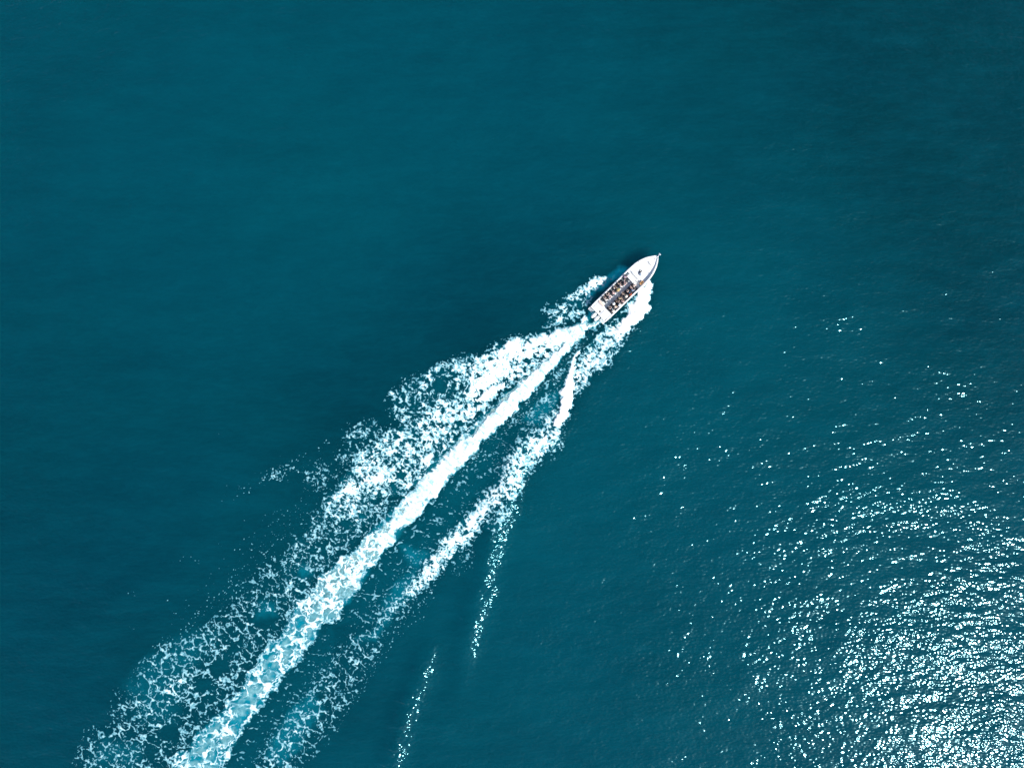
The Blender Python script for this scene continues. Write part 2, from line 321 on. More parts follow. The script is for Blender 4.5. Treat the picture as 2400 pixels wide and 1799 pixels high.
# teal seams where the foam is torn between the strands: line, depth, width
SEAMS = [([(1335,790),(1290,822),(1235,866),(1190,908),(1145,950),(1095,1003),(1050,1048),(1005,1100),(960,1150),(900,1215)], .75, 9),
         ([(1300,800),(1240,840),(1180,880),(1120,925),(1060,975),(1000,1030),(940,1085),(880,1150)], .40, 8),
         ([(1180,850),(1100,890),(1030,945),(960,1000),(890,1060)], .38, 10),
         ([(1470,700),(1425,760),(1385,815),(1350,870),(1328,930)], .42, 8),
         ([(1250,1010),(1190,1090),(1130,1170),(1070,1250)], .30, 9)]

def wake_fields(GX, GY):
    """signed foam field (>0: foam), aeration, thickness on a plan grid"""
    # domain warp
    wx = fbm(GX / 26, GY / 26, 11, 3); wy = fbm(GX / 26, GY / 26, 37, 3)
    wx2 = perlin(GX / 7.5, GY / 7.5, 91); wy2 = perlin(GX / 7.5, GY / 7.5, 95)
    X = GX + 7 * wx + 2.6 * wx2; Y = GY + 7 * wy + 2.6 * wy2
    grp = {}
    D = np.zeros(GX.shape)
    cl = fbm(GX / 38, GY / 38, 5, 3)
    def local(poly, m):
        P = np.array(poly); a = P.min(0) - m; b = P.max(0) + m
        i0 = np.searchsorted(GY[:, 0], a[1]); i1 = np.searchsorted(GY[:, 0], b[1])
        j0 = np.searchsorted(GX[0], a[0]); j1 = np.searchsorted(GX[0], b[0])
        return slice(max(i0, 0), i1), slice(max(j0, 0), j1)
    G = np.zeros(GX.shape, np.int8)
    for g, poly, c, soft in PATCH:
        s = local(poly, 30)
        if D[s].size == 0: continue
        d = sdist(X[s], Y[s], poly)
        v = c * smooth(-soft * 2.4 - 2, soft * 1.8 + 1, d)
        m = v > D[s]
        D[s] = np.where(m, v, D[s])
        G[s] = np.where(m & (v > .05), ('port', 'star', 'band', 'lobe').index(g) + 1, G[s])
    for pts, amt, w in SEAMS:
        s = local(pts, 60)
        if not D[s].size: continue
        d, t, _ = pdist(X[s], Y[s], pts)
        g = amt * np.exp(-(d / w) ** 2) * smooth(0, .15, t) * (1 - smooth(.85, 1, t)) * np.clip(.9 + 1.3 * cl[s], .1, 1.5)
        D[s] = np.where(D[s] > .3, np.minimum(D[s], np.maximum(D[s] - g * .6, 1.12 - g)), D[s])
    hol = np.zeros(GX.shape)
    for poly in HOLES:
        s = local(poly, 20)
        if D[s].size: hol[s] = np.maximum(hol[s], smooth(-2, 3, sdist(X[s], Y[s], poly)))
    FL = .34 * smooth(.01, .10, D) * (1 - smooth(.12, .3, D))
    for poly, c in FLECK:
        s = local(poly, 30)
        if D[s].size: FL[s] = np.maximum(FL[s], c * smooth(-14, 12, sdist(X[s], Y[s], poly)))
    TR = np.zeros(GX.shape)
    for poly, c, _ in TROUGH:
        s = local(poly, 30)
        if D[s].size: TR[s] = np.maximum(TR[s], c * smooth(-8, 10, sdist(X[s], Y[s], poly)))
    AE = np.zeros(GX.shape)
    for poly, c, soft in AERA:
        s = local(poly, 60)
        if D[s].size: AE[s] = np.maximum(AE[s], c * smooth(-soft, soft * 1.3, sdist(X[s], Y[s], poly)))
    # age of the foam along the wake: 0 at the stern, 1 at the far end
    age = np.clip(((1400 - GX) * .68 + (GY - 740) * .73) / 1430, 0, 1)
    # lace: cell walls at three sizes, cells grow and lines thin with age
    fu = GX * .68 - GY * .73; fv = (GX * .73 + GY * .68) * 1.0
    SX = fv / 1.35 + 9 * wx + 3.5 * wx2; SY = fu * 1.05 + 9 * wy + 3.5 * wy2
    def cells(sz, seed):
        f1, f2 = worley(SX / sz, SY / sz, seed)
        return f2 - f1
    cA = cells(27, 3); cB = cells(13, 17); cC = cells(6.5, 29)
    n1 = fbm(GX / 6.0, GY / 6.0, 51, 2); n2 = fbm(GX / 13.0, GY / 13.0, 61, 3)
    rid = 1 - np.abs(fbm(SX / 12, SY / 12, 71, 3)) * 2.2
    mixA = smooth(.25, .8, age)
    # wall strength 0..1 (1 on a wall)
    wall = lambda c, k: np.exp(-(c / k) ** 2 * 1.0)
    lace = np.maximum(np.maximum(wall(cA, .17) * (.62 + .55 * mixA), wall(cB, .22) * (1.0 - .10 * mixA)), wall(cC, .30) * (.88 - .30 * mixA))
    yng = 1 - smooth(.30, .55, age)
    cD = cells(19, 47)
    lace = lace * (1 - .5 * yng) + .5 * yng * np.maximum(wall(cB, .30), wall(cD, .30))
    R = .66 * lace + .16 * rid + (.22 - .06 * yng) * n1 + (.16 + .16 * yng) * n2 + .12 * yng * cl
    Dm = D + (cl * .22 + .10 * n2) * smooth(.05, .4, D) * (1 - smooth(1.0, 1.15, D))
    # cover -> threshold
    kn = [.06, .15, .3, .42, .55, .7, .85, .95]; cov = [.004, .045, .19, .33, .47, .63, .80, .92]
    qs = np.quantile(R[::7, ::7], [1 - c for c in cov])
    T = np.interp(Dm, [0] + kn + [1.06, 1.3], [2.2] + list(qs) + [R.min() - .05, R.min() - .6])
    f = R - T
    f = f - 1.1 * hol * (D < 1.15) * (1 - .5 * lace)
    # band far aft: turquoise cells with thick white walls
    U = GX * .68 - GY * .73; V = GX * .73 + GY * .68
    BX = V + 12 * wx + 5 * wx2; BY = U + 12 * wy + 5 * wy2
    def cel2(sz, seed):
        a, b = worley(BX / sz, BY / (sz * 1.35), seed)
        return b - a
    net = np.maximum(np.maximum(wall(cel2(46, 401), .15), .90 * wall(cel2(25, 411), .16)), .60 * wall(cel2(11, 421), .22))
    band = smooth(.3, .75, D) * (G == 3)
    net = net + .46 * fbm(GX / 34, GY / 34, 431, 2) + .07 * n1 + .10 * n2
    fnet = net - np.interp(age, [.33, .45, .6, .72, .85, 1], [-.6, .10, .36, .50, .58, .62]) - (1 - band) * 1.2
    edgeb = (G == 3) * smooth(.12, .5, D) * (1 - smooth(.6, .9, D))
    fnet = np.maximum(fnet, lace * .6 + .3 * n1 + .35 * edgeb - .62 - (edgeb < .02) * 2)
    kb = smooth(.34, .44, age)
    f = np.where(G == 3, f * (1 - kb) + fnet * kb, f)
    # flecks
    fl = n1 * .55 + .55 * perlin(GX / 3.1, GY / 3.1, 123) + .16 * n2 + .18 * cl
    ff = fl - np.interp(FL, [0, .05, .2, .34, .5, .75], [2.0, .92, .55, .37, .21, .0])
    f = np.maximum(f, ff * .8)
    # trough streaks, roughly across the picture, tilting down to the right
    ca, sa = math.cos(.16), math.sin(.16)
    u = GX * ca + GY * sa; v = -GX * sa + GY * ca
    v = v + 3.0 * wx2 + 5 * wy; u = u + 3 * wy2
    gro = .75 + .9 * smooth(.15, .7, age)
    st = 1 - np.abs(perlin(u / (17 * 1.0), v / 6.0, 201)) * 3.0
    st2 = 1 - np.abs(perlin(u / 34, v / 15, 221)) * 3.4
    st = st * (1 - smooth(.25, .55, age)) + st2 * smooth(.25, .55, age)
    gate = fbm(GX / 22, GY / 22, 231, 2)
    fs = .62 * st + .30 * n1 + .34 * gate - np.interp(TR, [0, .3, .5, .62, .85, 1], [2.2, .86, .56, .49, .47, .40])
    f = np.maximum(f, fs * .8)
    # loose drops along the edges
    edge = smooth(.04, .2, D) * (1 - smooth(.3, .6, D))
    f = np.maximum(f, (n1 + .3 * perlin(GX / 2.4, GY / 2.4, 300) - .62) * .8 - 1.2 * (1 - edge))
    AE = AE * (1 + .35 * n2 + .25 * cl)
    AE = np.maximum(AE, .34 * smooth(.3, 1.0, D))
    AE = AE + .10 * TR
    # dense bubble milk under the young part of the band
    milk = band * np.interp(age, [0, .42, .55, .68, .78, .9], [1.9, 1.9, 1.5, 1.14, .86, .70]) * (1 + .16 * cl + .10 * n2) + .28 * band * np.clip(net - .25, 0, 1)
    AE = np.maximum(AE, milk)
    AE = AE * (1 - .0 * D)
    return f, np.clip(AE, 0, 2), D, G, age, net, U, V

# ================================================================ water surface (one sheet to the horizon)
RIDGES = [  # crest line (plan units), height m, half width m
 ([(1250,960),(1205,1060),(1178,1180),(1142,1290),(1128,1370),(1104,1450),(1088,1540),(1078,1640),(1070,1700)], .60, 1.3),
 ([(1030,1420),(1000,1540),(972,1610),(940,1700),(915,1800),(890,1900)], .54, 1.2),
 ([(960,1000),(760,1045),(660,1085),(540,1140),(420,1190)], .13, 1.4),
 ([(560,1210),(440,1285),(300,1395),(130,1500),(-20,1565)], .14, 1.5),
 ([(1330,860),(1150,1010),(960,1210),(800,1400),(640,1600),(500,1800)], -.25, 2.2),
 ([(1390,770),(1190,945),(976,1177),(825,1324),(705,1465),(510,1693),(400,1850)], .22, 1.6),
 ([(1380,700),(1220,780),(1050,850),(930,930),(800,1020)], .55, 4.5),
 ([(1530,640),(1500,740),(1400,880),(1300,1000),(1200,1100),(1080,1250),(960,1400)], .25, 1.3),
]
def sea_height(X, Y):
    qx = X * 16 + 1200; qy = 899.5 - Y * 16
    z = .16 * fbm((X + .35 * Y) / 13, (Y - .1 * X) / 7.5, 701, 3) + .030 * fbm(X / 2.6, Y / 1.5, 733, 2)
    fade = np.exp(-np.maximum(np.hypot(X, Y) - 110, 0) / 60)
    z = z * fade
    for pts, h, w in RIDGES:
        m = (qx > min(p[0] for p in pts) - 110) & (qx < max(p[0] for p in pts) + 110) & (qy > min(p[1] for p in pts) - 110) & (qy < max(p[1] for p in pts) + 110)
        if not m.any(): continue
        d, t, sd = pdist(qx[m], qy[m], pts)
        z[m] += h * np.exp(-.5 * (d / 16 / w) ** 2) * smooth(0, .45 if pts is RIDGES[1][0] else .12, t) * (1 - smooth(.62, 1, t))
    return z

def axis(lo, hi, step, far):
    core = list(np.arange(lo, hi + 1e-6, step)); out = []; s = step; v = core[-1]
    while v < far: s *= 1.22; v += s; out.append(v)
    outl = []; s = step; v = core[0]
    while v > -far: s *= 1.22; v -= s; outl.append(v)
    return np.array(outl[::-1] + core + out)

def grid_mesh(name, V, F):
    me = bpy.data.meshes.new(name)
    me.vertices.add(len(V)); me.vertices.foreach_set('co', V.astype(np.float32).ravel())
    me.loops.add(F.size); me.loops.foreach_set('vertex_index', F.astype(np.int32).ravel())
    me.polygons.add(len(F)); me.polygons.foreach_set('loop_start', np.arange(0, F.size, 4, dtype=np.int32))
    try: me.polygons.foreach_set('loop_total', np.full(len(F), 4, dtype=np.int32))
    except Exception: pass
    me.polygons.foreach_set('use_smooth', np.ones(len(F), bool))
    me.update(calc_edges=True)
    return me

AX = axis(-84, 84, .25, 9000); AY = axis(-64, 62, .25, 9000)
SX_, SY_ = np.meshgrid(AX, AY)
SZ_ = sea_height(SX_, SY_)
def sea_z(X, Y):
    """height of the sea sheet (bilinear)"""
    i = np.clip(np.searchsorted(AX, X) - 1, 0, len(AX) - 2); j = np.clip(np.searchsorted(AY, Y) - 1, 0, len(AY) - 2)
    u = (X - AX[i]) / (AX[i + 1] - AX[i]); v = (Y - AY[j]) / (AY[j + 1] - AY[j])
    return (SZ_[j, i] * (1 - u) + SZ_[j, i + 1] * u) * (1 - v) + (SZ_[j + 1, i] * (1 - u) + SZ_[j + 1, i + 1] * u) * v

gx = np.arange(40, 1600, FSTEP); gy = np.arange(570, 1960, FSTEP)
GX, GY = np.meshgrid(gx, gy)
f_, AE_, D_, G_, age_, net_, U_, V_ = wake_fields(GX, GY)
# aeration attribute of the water sheet, sampled from the wake grid
def sample(F, X, Y):
    qx = X * 16 + 1200; qy = 899.5 - Y * 16
    i = np.round((qx - gx[0]) / FSTEP).astype(int); j = np.round((qy - gy[0]) / FSTEP).astype(int)
    ok = (i >= 0) & (i < len(gx)) & (j >= 0) & (j < len(gy))
    return np.where(ok, F[np.clip(j, 0, len(gy) - 1), np.clip(i, 0, len(gx) - 1)], 0)
nx, ny = len(AX), len(AY)
idx = np.arange(nx * ny).reshape(ny, nx)
Fq = np.stack([idx[:-1, :-1], idx[:-1, 1:], idx[1:, 1:], idx[1:, :-1]], -1).reshape(-1, 4)
me = grid_mesh('water', np.stack([SX_, SY_, SZ_], -1).reshape(-1, 3), Fq)
at = me.attributes.new('aeration', 'FLOAT', 'POINT')
at.data.foreach_set('value', sample(AE_, SX_, SY_).astype(np.float32).ravel())

# rougher wavelets on the two outer wake crests; broad patches of lighter, darker and greener tint
QX = SX_ * 16 + 1200; QY = 899.5 - SY_ * 16
chop = np.zeros(QX.shape)
for pts, h, w in RIDGES[:2]:
    mm_ = (np.abs(QX - 1080) < 330) & (np.abs(QY - 1400) < 620)
    d, t, sd = pdist(QX[mm_], QY[mm_], pts)
    br = .75 + .9 * np.clip(fbm(QX[mm_] / 34, QY[mm_] / 26, 905, 3), -.8, 1); d = d + 14 * fbm(QX[mm_] / 50, QY[mm_] / 50, 915, 2)
    chop[mm_] = np.maximum(chop[mm_], np.exp(-.5 * (d / (20 if pts is RIDGES[0][0] else 15)) ** 2) * smooth(0, .15 if pts is RIDGES[0][0] else .5, t) * (1 - smooth(.45, .9, t) * (pts is RIDGES[0][0])) * br)
a_ = me.attributes.new('chop', 'FLOAT', 'POINT'); a_.data.foreach_set('value', chop.astype(np.float32).ravel())
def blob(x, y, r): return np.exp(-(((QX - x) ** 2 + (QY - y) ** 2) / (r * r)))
lum = .50 + .40 * blob(1750, 720, 500) + .30 * blob(800, 450, 600) + .25 * blob(1150, 1250, 380) - .80 * blob(2300, 150, 700) - .42 * blob(60, 1300, 620) - .70 * blob(1120, 730, 230) - .50 * blob(800, 950, 200) - .3 * blob(1350, 560, 130) - .25 * blob(2400, 700, 300)  # dark blobs up-left of the wake put wave shading into the tint
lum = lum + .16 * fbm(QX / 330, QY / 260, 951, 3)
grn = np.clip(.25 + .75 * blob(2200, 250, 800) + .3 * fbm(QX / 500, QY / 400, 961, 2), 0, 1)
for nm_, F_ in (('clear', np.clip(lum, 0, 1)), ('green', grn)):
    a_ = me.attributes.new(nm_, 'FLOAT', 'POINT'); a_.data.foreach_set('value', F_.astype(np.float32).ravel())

m, n, l, b = new_mat('sea_water')
tc = n.new('ShaderNodeTexCoord')
def mapping(scale, rot=0):
    mp = n.new('ShaderNodeMapping'); mp.inputs['Scale'].default_value = scale; mp.inputs['Rotation'].default_value = (0, 0, rot)
    l.new(tc.outputs['Object'], mp.inputs['Vector']); return mp
def noise(scale, rot, detail, rough=.5):
    no = n.new('ShaderNodeTexNoise'); no.inputs['Scale'].default_value = 1; no.inputs['Detail'].default_value = detail
    no.inputs['Roughness'].default_value = rough
    l.new(mapping(scale, rot).outputs[0], no.inputs['Vector']); return no.outputs['Fac']
def math_(op, a, b_, c=None):
    mm = n.new('ShaderNodeMath'); mm.operation = op
    for i, v in enumerate((a, b_, c)):
        if v is None: continue
        if isinstance(v, (int, float)): mm.inputs[i].default_value = v
        else: l.new(v, mm.inputs[i])
    return mm.outputs[0]
def mixc(fac, A, B):
    mx = n.new('ShaderNodeMix'); mx.data_type = 'RGBA'; mx.clamp_factor = True
    l.new(fac, mx.inputs[0])
    for k, v in ((6, A), (7, B)):
        if isinstance(v, tuple): mx.inputs[k].default_value = v + (1,)
        else: l.new(v, mx.inputs[k])
    return mx.outputs[2]
# water tint: teals blended in broad patches, with streaks painting in ripple shading
def attr(nm):
    q = n.new('ShaderNodeAttribute'); q.attribute_name = nm; return q.outputs['Fac']
deep = mixc(attr('clear'), mixc(attr('green'), (.0001, .0325, .0515), (.0001, .0295, .0400)), mixc(attr('green'), (.0002, .0575, .0830), (.0002, .0585, .0780)))  # 'clear' only sets how light the tint is, painted shading included
def streak(scale, rot, lo, hi, amt, A, col):
    st = noise(scale, rot, 4, .6)
    r2 = n.new('ShaderNodeMapRange'); r2.inputs[1].default_value = lo; r2.inputs[2].default_value = hi; l.new(st, r2.inputs[0])
    return mixc(math_('MULTIPLY', r2.outputs[0], amt), A, col)
deep = streak((.10, .42, 1), -.22, .42, .75, .26, deep, (.0002, .070, .100))
deep = streak((.05, .16, 1), -.45, .45, .75, .34, deep, (.0002, .030, .046))
deep = streak((.5, 2.0, 1), -.1, .45, .8, .20, deep, (.0002, .075, .105))
an = n.new('ShaderNodeAttribute'); an.attribute_name = 'aeration'
c1 = mixc(math_('MINIMUM', an.outputs['Fac'], 1.0), deep, (.002, .26, .36))
c2 = mixc(math_('SUBTRACT', an.outputs['Fac'], 1.0), c1, (.56, .96, .95))
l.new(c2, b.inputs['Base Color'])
b.inputs['IOR'].default_value = 1.33
b.inputs['Specular Tint'].default_value = (.32, .86, 1, 1)
n['Principled BSDF'].subsurface_method = 'BURLEY'; b.inputs['Subsurface Weight'].default_value = 1; b.inputs['Subsurface Radius'].default_value = (.6, 1, 1.1); b.inputs['Subsurface Scale'].default_value = 8.0
b.inputs['Roughness'].default_value = WATER_ROUGH
# wavelets: long slopes in patches, short steep ripples riding on them
gate = noise((.055, .075, 1), .3, 2)
gr = n.new('ShaderNodeMapRange'); gr.inputs[1].default_value = .35; gr.inputs[2].default_value = .68; gr.inputs[3].default_value = .75; gr.inputs[4].default_value = 1.25; l.new(gate, gr.inputs[0])
h1 = noise((.22, .42, 1), .12, 1); h2 = noise((.8, 1.35, 1), -.15, 1); h3 = noise((2.0, 2.9, 1), .1, 0)
hh = math_('ADD', math_('MULTIPLY', h1, BUMP[0]), math_('ADD', math_('MULTIPLY', h2, BUMP[1]), math_('MULTIPLY', h3, BUMP[2])))
hh = math_('MULTIPLY', hh, math_('MULTIPLY_ADD', attr('chop'), .75, gr.outputs[0]))
bp = n.new('ShaderNodeBump'); bp.inputs['Distance'].default_value = 1.0; bp.inputs['Strength'].default_value = 1
l.new(hh, bp.inputs['Height']); l.new(bp.outputs[0], b.inputs['Normal'])
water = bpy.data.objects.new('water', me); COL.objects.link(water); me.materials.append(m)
tag(water, kind='structure')
SEA_MAT = m

# ================================================================ foam (raised froth lying on the water)
m, n, l, b = new_mat('sea_foam')
an = n.new('ShaderNodeAttribute'); an.attribute_name = 'thick'
tc = n.new('ShaderNodeTexCoord')
cr = n.new('ShaderNodeValToRGB'); e = cr.color_ramp.elements
e[0].position = 0; e[0].color = (.03, .19, .26, 1); e[1].position = 1; e[1].color = (.90, .91, .91, 1)
k = e.new(.34); k.color = (.26, .52, .58, 1); k = e.new(.66); k.color = (.66, .80, .81, 1)
no = n.new('ShaderNodeTexNoise'); no.inputs['Scale'].default_value = 5; no.inputs['Detail'].default_value = 5; l.new(tc.outputs['Object'], no.inputs['Vector'])
ad = math_('ADD', an.outputs['Fac'], math_('MULTIPLY', math_('SUBTRACT', no.outputs['Fac'], .5), .5))
l.new(ad, cr.inputs[0]); l.new(cr.outputs[0], b.inputs['Base Color'])
b.inputs['Roughness'].default_value = .85; b.inputs['Specular IOR Level'].default_value = .2
FOAM_MAT = m

WXf = (GX - 1200) / 16; WYf = (899.5 - GY) / 16
zb = sea_z(WXf, WYf)
lump = fbm(GX / 14, GY / 14, 811, 3)
def blur(F, r):
    for ax in (0, 1):
        c = np.cumsum(np.pad(F, [(r + 1, r) if a == ax else (0, 0) for a in (0, 1)], mode='edge'), axis=ax)
        F = (np.take(c, np.arange(2 * r + 1, c.shape[ax]), ax) - np.take(c, np.arange(0, c.shape[ax] - 2 * r - 1), ax)) / (2 * r + 1)
    return F
mound = blur(blur(smooth(.6, 1.3, D_), 8), 8)
f_ = f_ - .03 * (1 - smooth(1.0, 1.2, D_))
zf = zb + .075 * np.clip(f_, -.3, .9) + np.where(f_ > 0, mound * smooth(0, .5, f_) * (.06 + .16 * np.clip(lump + .4, 0, 2)) * (1 - .7 * smooth(.2, .6, age_)), 0)
thick = np.clip(f_ / .45, 0, 1) * (1 - .20 * smooth(.35, 1, age_) * (G_ != 3)) * (.55 + .45 * smooth(.15, .7, D_)) + .34 * mound
ch = fbm(V_ / 46, U_ / 9, 821, 3) + .6 * fbm(GX / 9, GY / 9, 831, 2)      # churn streaks drawn out along the track
thick = np.where(G_ == 3, np.clip(thick, 0, 1) * np.clip(.72 + .50 * ch, .30, 1.1), thick * np.clip(.96 + .30 * ch, .5, 1.15))
ny, nx = GX.shape
pos = f_ > 0
keep = pos[:-1, :-1] | pos[:-1, 1:] | pos[1:, :-1] | pos[1:, 1:]
# hull footprint is kept clear of froth
hx, hy = BOAT_POS; ca, sa = math.cos(BOAT_ROT), math.sin(BOAT_ROT)
bx = (WXf - hx) * ca + (WYf - hy) * sa; by = -(WXf - hx) * sa + (WYf - hy) * ca
inh = (bx > .05) & (np.abs(by) < np.interp(bx, [0, 5, 8, 9.7, 10.75, 11.9], [1.30, 1.32, 1.25, .9, .5, 0]))
keep &= ~inh[:-1, :-1]
side = (GX - 1390) * .734 + (GY - 745) * .679          # > 0: starboard of the track
gg = np.where(G_ > 0, G_, np.where(side > 0, 2, 4))
gg = np.where((gg == 4) & (GX > 1215) & (G_ == 0) & (GY < 760), 1, gg)[:-1, :-1]
IDX = np.arange(nx * ny).reshape(ny, nx)
quads = np.stack([IDX[1:, :-1], IDX[1:, 1:], IDX[:-1, 1:], IDX[:-1, :-1]], -1)
co = np.stack([WXf, WYf, zf], -1).reshape(-1, 3); th = thick.ravel()
def foam(name, gid, label, cat):
    sel = quads[keep & (gg == gid)]
    u, inv = np.unique(sel, return_inverse=True)
    fm = grid_mesh(name, co[u], inv.reshape(-1, 4))
    a = fm.attributes.new('thick', 'FLOAT', 'POINT'); a.data.foreach_set('value', th[u].astype(np.float32))
    fm.materials.append(FOAM_MAT)
    o = bpy.data.objects.new(name, fm); COL.objects.link(o)
    tag(o, label, cat, kind='stuff'); return o
foam('propeller_wash', 3, 'dense white churned band trailing straight behind the stern, turning to turquoise cells far aft', 'wash')
foam('bow_spray', 1, 'broken patch of white spray beside the port quarter of the speedboat', 'spray')
foam('starboard_wake_foam', 2, 'narrow strand of white foam running from the starboard side down past the dark trough', 'wake foam')
foam('port_wake_foam', 4, 'wide fan of lacy white foam left of the dense central wash', 'wake foam')

# ================================================================ speedboat
L = 11.95
BX_ = [0, 1, 3, 5, 7.6, 8.9, 9.7, 10.2, 10.75, 11.3, 11.65, 11.95]
BW_ = [1.54, 1.58, 1.58, 1.59, 1.61, 1.55, 1.38, 1.21, .97, .60, .34, .03]
def hw(x): return float(np.interp(x, BX_, BW_))
def sheer(x): return .98 + .50 * (x / L) ** 2.2
XS = sorted(set([0, .35] + [round(.5 * i, 2) for i in range(1, 18)] + [8.9, 9.3, 9.7, 10, 10.3, 10.6, 10.9, 11.1, 11.3, 11.45, 11.6, 11.75, 11.87, 11.95]))
gel = mat('white_gelcoat', (.84, .85, .85), .28, .03, 3)
deckm = mat('non_slip_deck', (.80, .81, .81), .65, .03, 30, .002)
floorm = mat('pale_grey_cockpit_floor', (.80, .88, .92), .6, .10, 4, .002)
navy = mat('navy_cushion', (.012, .020, .032), .55, .3, 12, .004)
grey = mat('grey_plastic', (.30, .31, .32), .5, .1)
black = mat('black_rubber', (.012, .012, .014), .5, .2)
steel = mat('stainless_steel', (.62, .63, .65), .22, .05, 8, 0, 1)
tanm = mat('tan_wood', (.52, .26, .09), .5, .25, 9)
boat = empty('speedboat', (BOAT_POS[0], BOAT_POS[1], .02), BOAT_ROT)
boat.rotation_mode = 'XYZ'
boat.rotation_euler = (0, math.radians(-1.6), BOAT_ROT)
tag(boat, 'long narrow white open speedboat with pointed bow carrying rows of passengers', 'boat')

def keel(x): return -.42 if x < 7 else -.42 + 1.75 * ((x - 7) / 4.95) ** 2.3
bm = bmesh.new(); rows = []
for x in XS:
    w = hw(x); zs = sheer(x); zk = min(keel(x), zs - .12); t = smooth(7, 11.95, x)
    zc = .12 + .9 * float(t) ** 1.6; zc = min(zc, zs - .08)
    wc = w * (.90 - .28 * float(t))
    g = .17 if x < 8.5 else .17 + .05 * smooth(8.5, 10, x)
    g = min(g, w * .8)
    sec = [(0, zk), (wc * .55, zk + (zc - zk) * .5), (wc, zc), (wc + (w - wc) * .55, zc + (zs - zc) * .42), (w, zs - .07), (w - .02, zs - .01), (w - .06, zs), (w - g + .03, zs), (w - g, zs - .03), (w - g - .01, zs - .12)]
    rows.append([bm.verts.new((x, y, z)) for y, z in sec] + [bm.verts.new((x, -y, z)) for y, z in sec[1:]])
K = 10
for A, B in zip(rows, rows[1:]):
    for k in range(K - 1): bm.faces.new((A[k], B[k], B[k + 1], A[k + 1]))
    bm.faces.new((A[0], A[K], B[K], B[0]))
    for k in range(K, 2 * K - 2): bm.faces.new((A[k], A[k + 1], B[k + 1], B[k]))
A = rows[0]
bm.faces.new([A[k] for k in range(6, -1, -1)] + [A[k] for k in range(K, K + 6)])
hull = obj('hull', bm, gel, boat)

def deck(name, x0, x1, zf_, m, inset, parent=boat, n=14, crown=0):
    """deck panel following the hull outline with side walls up to the gunwale"""
    bm = bmesh.new(); R = []
    for i in range(n + 1):
        x = x0 + (x1 - x0) * i / n; w = max(hw(x) - inset(x), .02); z = zf_(x); top = sheer(x) - .06
        R.append([bm.verts.new(v) for v in ((x, w, top), (x, w - .01, z + .03), (x, w - .05, z), (x, w * .5, z + crown * .75), (x, 0, z + crown), (x, -w * .5, z + crown * .75), (x, -w + .05, z), (x, -w + .01, z + .03), (x, -w, top))])
    for P, Q_ in zip(R, R[1:]):
        for k in range(8): bm.faces.new((P[k], P[k + 1], Q_[k + 1], Q_[k]))
    for r_ in (R[0], R[-1]):
        bm.faces.new(r_)
    return obj(name, bm, m, parent, False)
ins = lambda x: .185 + (.04 if x > 9 else 0)
FL = .42
deck('cockpit_floor', 1.36, 7.35, lambda x: FL, floorm, ins)
deck('foredeck', 7.35, 11.72, lambda x: sheer(x) - .46 + .36 * max(0, (x - 8.8)) / 3, deckm, lambda x: .185 + .05 * float(smooth(8, 9.5, x)), n=18, crown=.05)
deck('stern_deck', .0, 1.36, lambda x: sheer(x) - .045, deckm, lambda x: .19)
bm = bmesh.new(); box(bm, (1.395, 0, .72), (.06, 2.66, .56), .01); obj('aft_bulkhead', bm, gel, boat)
bm = bmesh.new(); box(bm, (7.32, 0, .66), (.06, 2.6, .55), .01); obj('forward_bulkhead', bm, gel, boat)
bm = bmesh.new(); tube(bm, [(x, hw(x) + .015, sheer(x) - .16) for x in XS[:-2]], .035, 6); tube(bm, [(x, -hw(x) - .015, sheer(x) - .16) for x in XS[:-2]], .035, 6)
obj('rub_rail', bm, gel, boat)
# raised steps and helm console ahead of the seats
bm = bmesh.new(); box(bm, (7.02, .42, .80), (.62, 1.25, .72), .05); obj('front_locker', bm, gel, boat)
bm = bmesh.new(); box(bm, (7.72, .12, 1.02), (.26, 1.55, .30), .05); obj('deck_step', bm, gel, boat)
con = None
bm = bmesh.new(); box(bm, (7.66, .62, 1.22), (.05, .05, .18), .015); obj('cleat', bm, steel, boat)
for x, y in ((11.3, .0), (9.4, 1.26), (9.4, -1.26), (.25, 1.44), (.25, -1.44)):
    bm = bmesh.new(); z = sheer(x) + (-.13 if x == 11.3 else 0)
    box(bm, (x, y, z + .035), (.05, .05, .06), .01); tube(bm, [(x - .10, y, z + .07), (x + .10, y, z + .07)], .02)
    obj('cleat', bm, steel if x != 11.3 else grey, boat)
# bow hatch with grab rail
bm = bmesh.new(); z0 = sheer(10.5) - .21
v = ellipsoid(bm, (10.48, -.02, z0), (.20, .42, .05), 24, 8)
ht = obj('deck_hatch', bm, mat('hatch_grey', (.66, .67, .67), .5, .04), boat)
bm = bmesh.new(); tube(bm, [(10.42 - .16 * math.cos(t), -.02 + .44 * math.sin(t), z0 + .07) for t in np.linspace(-1.4, 1.2, 12)], .018); obj('handle', bm, black, ht)
# anchor on its roller at the stem
bm = bmesh.new(); box(bm, (11.93, 0, sheer(L) + .02), (.55, .16, .07), .02); rl = obj('bow_roller', bm, steel, boat)
bm = bmesh.new(); tube(bm, [(11.9, 0, sheer(L) + .09), (12.18, 0, sheer(L) + .06), (12.30, 0, sheer(L) - .12)], .025)
for s in (-1, 1):
    q = [bm.verts.new(p) for p in ((12.12, 0, sheer(L) + .05), (12.36, s * .03, sheer(L) - .02), (12.30, s * .20, sheer(L) - .02), (12.12, s * .11, sheer(L) + .03))]
    q2 = [bm.verts.new(v.co - Vector((0, 0, .03))) for v in q]
    bm.faces.new(q); bm.faces.new(q2[::-1])
    for k in range(4): bm.faces.new((q[k], q[(k + 1) % 4], q2[(k + 1) % 4], q2[k]))
obj('anchor', bm, mat('galvanised', (.62, .72, .78), .4, .1, 20), rl)
bm = bmesh.new()
